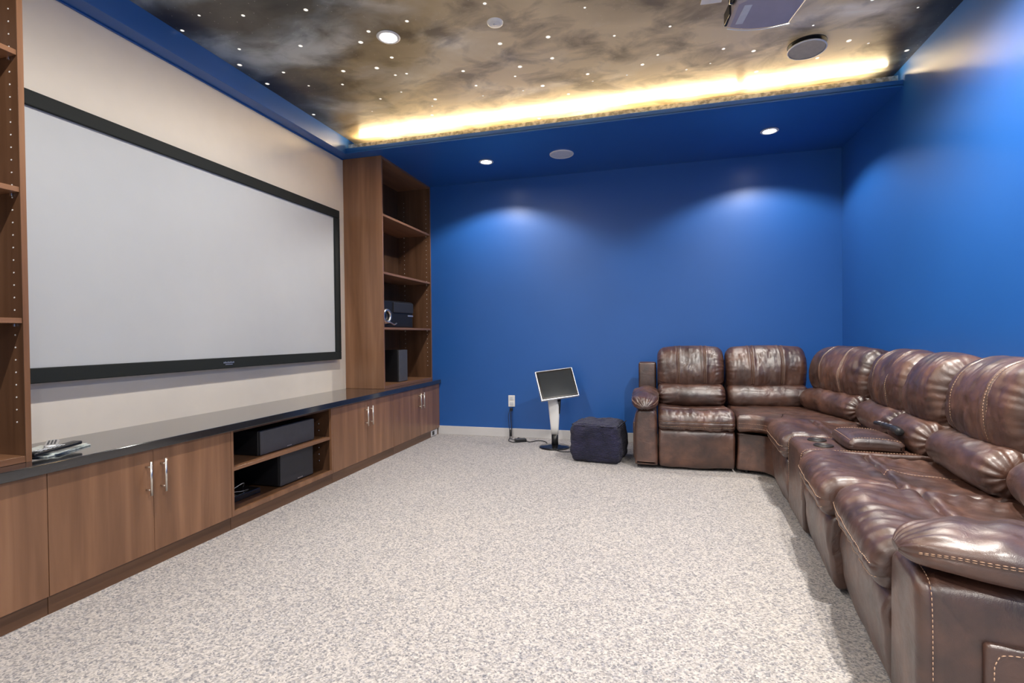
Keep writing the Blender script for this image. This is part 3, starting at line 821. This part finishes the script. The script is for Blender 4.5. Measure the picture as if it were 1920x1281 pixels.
def arm(parent, x0, x1, outer, seed, big=False):
    """arm between x0 and x1; outer = -1 / +1 side that faces away from the seat"""
    w = x1-x0; cx = (x0+x1)/2
    sec = [(cx-w/2, .06), (cx-w/2, .25), (cx-w/2+.004, .42), (cx-w/2+.03, .478), (cx, .488), (cx+w/2-.03, .478), (cx+w/2-.004, .42), (cx+w/2, .25), (cx+w/2, .06), (cx+w/2-.01, .03), (cx, .028), (cx-w/2+.01, .03)]
    def dsp(X, T, P, Nv):
        Q = np.stack([P[..., 0], X, P[..., 1]], -1)
        return fbm(Q*3.5, seed, 2)*.003-.006*groove(X, -.42+.036, .005)
    s = Soft(sec, .84, .028, 0, dsp, 100, 90, amap=lambda P: np.stack([P[:, 1], P[:, 0]+.41, P[:, 2]], 1))
    L = []
    n = s.nt; tt = [k/n for k in range(n) if s.S[k, 1] > .06]
    idx = sorted(range(n), key=lambda k: k)
    order = [k for k in range(n) if s.S[k, 1] > .055]
    # rotate order so it is contiguous
    for j in range(len(order)-1):
        if order[j+1]-order[j] > 1: order = order[j+1:]+order[:j+1]; break
    ot = np.array(order)/n
    L.append(s.line(np.full(len(ot), -.42+.031), ot)); 
    o = add_soft('arm_body', s, parent, L)
    # raised side panel on the outer face
    xo = cx+outer*w/2
    b = BM()
    box(b, min(xo-outer*.01, xo+outer*.016), max(xo-outer*.01, xo+outer*.016), .115, .74, .05, .362, .012, 3)
    pn = obj('side_panel', b, 'leather', parent, True)
    b = BM(); X = xo+outer*.0165; P = []
    P = smoothpath([(X, .131, .07), (X, .131, .27), (X, .136, .325), (X, .165, .345), (X, .3, .346), (X, .5, .346), (X, .68, .346)], 10)
    stitch(b, P, .0016); obj('stitching', b, 'thread', pn, True)
    # padded top
    pw = w/2+(.034 if big else .022)
    L0, L1 = (-.03 if big else -.075), .62
    secp = [(-pw*.98, 0), (-pw*.92, .038), (-pw*.55, .062), (0, .072), (pw*.55, .062), (pw*.92, .038), (pw*.98, 0), (pw*.85, -.035), (pw*.4, -.05), (0, -.052), (-pw*.4, -.05), (-pw*.85, -.035)]
    length = L1-L0
    def pd(X, T, P, Nv):
        Q = np.stack([P[..., 0], X, P[..., 1]], -1); e = X+length/2
        top = np.clip(P[..., 1]/.04, 0, 1)
        d = .006*np.exp(-e/.05)*(np.sin(T*2*PI*15+seed)+vnoise(Q*20, seed))
        d = d+fbm(Q*np.array([8, 5, 8]), seed+3, 3)*.007*top+.004*top*np.sin(X*42+P[..., 0]*25+3*vnoise(Q*4, seed+1))
        d = d-.007*np.exp(-((P[..., 1]-.012)/.006)**2)
        return d
    def am(P):
        y = P[:, 0]+(L0+L1)/2; k = np.clip(-(y-.09)/.165, 0, 1)
        z = P[:, 2]+.538-.035*k**2+np.clip((y-.2)/.4, 0, 1)*.01
        return np.stack([P[:, 1]+cx+outer*(.02 if big else .008), y, z], 1)
    def tp(un):
        k = np.clip((-un-(-.05 if big else .35))/(1.05 if big else .65), 0, 1); return np.sqrt(np.clip(1-k**2.6, .02, 1))*.9+.1
    s = Soft(secp, length, .03, 0, pd, 110, 110, amap=am, taper=tp)
    L = []; xs = np.linspace(-length/2+.03, length/2-.02, 90)
    ta, tb = sec_t(s, [(-pw*.95, .018), (pw*.95, .018)])
    for tq in (ta, tb):
        for o_ in (-.004, .004): L.append(s.line(xs, np.full(90, (tq+o_) % 1)))
    add_soft('arm_pad', s, parent, L)

# --- module along the back wall (facing the camera): local x = world x, local y = depth
t = thing('reclining_sofa_section', 'end section of the brown leather sofa with armrest, beside the navy pouf', 'sofa', (.03, 4.315, 0), 0, 'sections of the brown leather sectional sofa')
recline_unit(t, .585, .2925, 11, seams=(-.11, .12), pucker=1.5)
arm(t, -.185, -.004, -1, 5)
b = BM(); box(b, -.17, -.006, .70, .84, .40, .835, .02, 3); obj('arm_back_post', b, 'leather', t, True)

# --- row along the right wall
TH = math.radians(4); ROT = -PI/2-TH       # local x runs towards the camera, local y towards the right wall
P0 = Vector((.800, 3.45, 0)); dr = Vector((-math.sin(TH), -math.cos(TH), 0))
def row(s): return tuple(P0+dr*s)
G = 'sections of the brown leather sectional sofa'
t = thing('armless_sofa_section', 'armless brown leather sofa section between the corner wedge and cup-holder console', 'sofa', row(-.62), ROT, G)
recline_unit(t, .62, .31, 23, seams=(-.13, .12), pucker=.5, lside=1)

t = thing('sofa_console', 'brown leather sofa console with two cup holders and padded lid', 'console', row(0), ROT, G)
w_ = .43; cx = w_/2
SEC_CON = [(.60, .475), (.40, .475), (.16, .475), (.04, .474), (.0, .462), (-.012, .42), (-.012, .25), (-.008, .07), (.01, .03), (.1, .028), (.4, .028), (.60, .03), (.62, .2), (.62, .44)]
s = Soft(SEC_CON, w_-.006, .014, 0, lambda X, T, P, Nv: fbm(np.stack([X, P[..., 0], P[..., 1]], -1)*4, 71, 2)*.003, 140, 40)
L = []
for xx in (-w_/2+.03, w_/2-.03):
    ta, d = trange(s, (.55, .475), (-.012, .2)); L.append(s.line(np.full(90, xx), (ta+d*np.linspace(0, 1, 90)) % 1))
o = add_soft('console_body', s, t, L); o.location = (cx, 0, 0)
for xx in (-.078, .078):
    b = BM(); lathe(b, [(.049, -.004), (.049, .006), (.045, .009), (.040, .008), (.038, .002), (.0, .002)], (cx+xx, .115, .476), 36)
    obj('cup_holder', b, ['thindark', 'thindark'], t, True)
SEC_LID = [(.455, .49), (.455, .520), (.42, .535), (.34, .545), (.25, .54), (.215, .52), (.212, .492), (.24, .480), (.35, .478), (.44, .479)]
s = Soft(SEC_LID, .37, .022, .010, lambda X, T, P, Nv: fbm(np.stack([X, P[..., 0], P[..., 1]], -1)*6, 81, 2)*.003-.004*np.exp(-((P[..., 1]-.505)/.004)**2), 100, 50)
L = []
for xx in (-.163, .163):
    ta, d = trange(s, (.44, .525), (.225, .532)); L.append(s.line(np.full(60, xx), (ta+d*np.linspace(0, 1, 60)) % 1))
tq, = sec_t(s, [(.222, .53)]); L.append(s.line(np.linspace(-.16, .16, 50), np.full(50, tq)))
o = add_soft('padded_lid', s, t, L); o.location = (cx, 0, 0)
back_pillow(t, w_, cx, (), 33); lumbar(t, w_, cx, 37, side=1)
b = BM(); box(b, .004, w_-.004, .802, .84, .03, .86, .015, 3); box(b, .004, w_-.004, .622, .80, .03, .44, .01, 2); obj('back_frame', b, 'leather', t)

R4 = TH+math.radians(2.5); R5 = TH+math.radians(4)
P4 = P0+dr*.436+Vector((.02, 0, 0))
t = thing('reclining_sofa_section', 'armless brown leather recliner seat between the console and the near end seat', 'sofa', tuple(P4), -PI/2-R4, G)
recline_unit(t, .625, .3125, 41, seams=(-.16, .14), mid=-.02, pucker=.9, lside=1)
P5 = P4+Vector((-math.sin(R4), -math.cos(R4), 0))*.631+Vector((.045, 0, 0))
t = thing('reclining_sofa_section', 'nearest brown leather sofa seat with the large rounded armrest, bottom right', 'sofa', tuple(P5), -PI/2-R5, G)
recline_unit(t, .66, .33, 57, seams=(-.12, .13), mid=.0, pucker=1.2, lside=1)
arm(t, .664, .92, 1, 9, True)

# --- corner wedge
t = thing('corner_sofa_section', 'wedge-shaped corner section of the brown leather sofa by blue corner', 'sofa', (.62, 4.315, 0), 0, G)
def plan_pad(outline, z0, z1, r, crown, seed, rings=26):
    O = crom(outline, 160); c = O.mean(0)
    tg = np.roll(O, -1, 0)-np.roll(O, 1, 0); tg /= np.linalg.norm(tg, axis=1)[:, None]; Nn = np.stack([tg[:, 1], -tg[:, 0]], 1)
    if ((O-c)*Nn).sum() < 0: Nn = -Nn
    R = []
    for k in range(6):
        a = k/5*PI/2; R.append((O-Nn*r*(1-math.sin(a)), z0+r*(1-math.cos(a))*.0+r*(1-math.cos(a))))
    for k in range(1, 9):
        z = z0+r+(z1-z0-2*r)*k/9; R.append((O, z))
    for k in range(7):
        a = k/6*PI/2; R.append((O-Nn*r*(1-math.cos(a)), z1-r+r*math.sin(a)))
    inn = O-Nn*r
    for k in range(1, rings):
        q = 1-k/rings; R.append((c+(inn-c)*q, z1+crown*(1-q**2)))
    b = BM(); prev = None
    for P, z in R:
        zz = np.full(160, z); Q = np.stack([P[:, 0], P[:, 1], zz], 1)
        n = fbm(Q*9, seed, 3)*.005
        Q[:, 2] += n*(1 if z > z0+.5*(z1-z0) else 0); Q[:, :2] += Nn*(fbm(Q*5, seed+3, 2)*.005)[:, None]*(1 if z < z1-.01 else 0)
        ring = [b.verts.new(p) for p in Q]
        if prev:
            for k in range(160): b.faces.new((prev[k], prev[(k+1) % 160], ring[(k+1) % 160], ring[k]))
        else: b.faces.new(ring)
        prev = ring
    b.faces.new(prev)
    return b
def rdp(pts, sub=5):
    out = []
    for i in range(len(pts)):
        a = np.array(pts[i]); c = np.array(pts[(i+1) % len(pts)])
        for k in range(sub): out.append(tuple(a+(c-a)*(.04+.92*k/(sub-1))))
    return out
# outline in local metres (origin .62, 4.315)
OUT = [(.0, -.03), (.10, -.04), (.17, -.075), (.222, -.19), (.235, -.235), (.80, -.19), (.80, .62), (.0, .62)]
obj('seat_cushion', plan_pad(rdp(OUT, 4), .325, .465, .04, .006, 61), 'leather', t, True)
OUTB = [(.005, .0), (.12, -.02), (.19, -.05), (.225, -.13), (.238, -.225), (.80, -.18), (.80, .62), (.005, .62)]
obj('front_skirt', plan_pad(rdp(OUTB, 4), .03, .322, .012, 0, 66, 4), 'leather', t, True)
b = BM()
for zz, ex in ((.400, .0035), (.365, .0035)):
    O = np.array([(0.012, -.031), (.05, -.034), (.10, -.041), (.14, -.056), (.172, -.08), (.19, -.115), (.205, -.15), (.221, -.19)])
    P = [(x, y-ex, zz) for x, y in O]; stitch(b, smoothpath(P, 6), .0012)
obj('stitching', b, 'thread', t, True)
# cushions of the corner: one faces the camera, one is turned towards the room
back_pillow(t, .66, .335, (-.12, .12), 63); lumbar(t, .66, .335, 64, side=1)
def turned(px, py, ang):
    return Matrix.Translation((px, py, 0)) @ Matrix.Rotation(ang, 4, 'Z')
# front faces of the turned cushion run from (1.26,4.86) to (1.43,4.10)
A = Vector((1.235-.62, 4.86-4.315, 0)); B = Vector((1.395-.62, 4.11-4.315, 0)); dv = (B-A); ang = math.atan2(dv.y, dv.x)
nrm = Vector((-math.sin(ang), math.cos(ang), 0)); org = A-nrm*.55
X3 = Matrix.Translation(org) @ Matrix.Rotation(ang, 4, 'Z')
wB = dv.length
back_pillow(t, wB, wB/2, (-.14, .12), 67, xf=X3); lumbar(t, wB-.02, wB/2, 68, xf=X3, side=1)
b = BM(); box(b, .004, .62, .802, .84, .32, .86, .015, 3); obj('back_frame', b, 'leather', t, True)
b = BM()
for x, y in ((.08, .05), (.08, .55), (.74, .55), (.74, -.12)): cyl(b, (x, y, .0155), .018, .031, 16)
obj_each('foot', b, 'black', t)

# black object lying behind the console lid
t = thing('remote_control', 'black handheld remote with silver buttons lying behind the console lid', 'remote control', row(.27), ROT+math.radians(8))
for nm in ('shell',):
    b = BM()
    tube(b, smoothpath([(-.19, .462, .574), (-.12, .462, .578), (-.02, .456, .580), (.07, .448, .580), (.13, .440, .574)], 6), [.008]+[.012]*8+[.017]*8+[.021]*7+[.013], 14)
    obj('shell', b, 'satin', t, True)
b = BM()
for k in range(4): box(b, -.13+.04*k, -.112+.04*k, .450, .462, .588, .5945+.001*k, .002, 1)
obj_each('button', b, 'silver', t)
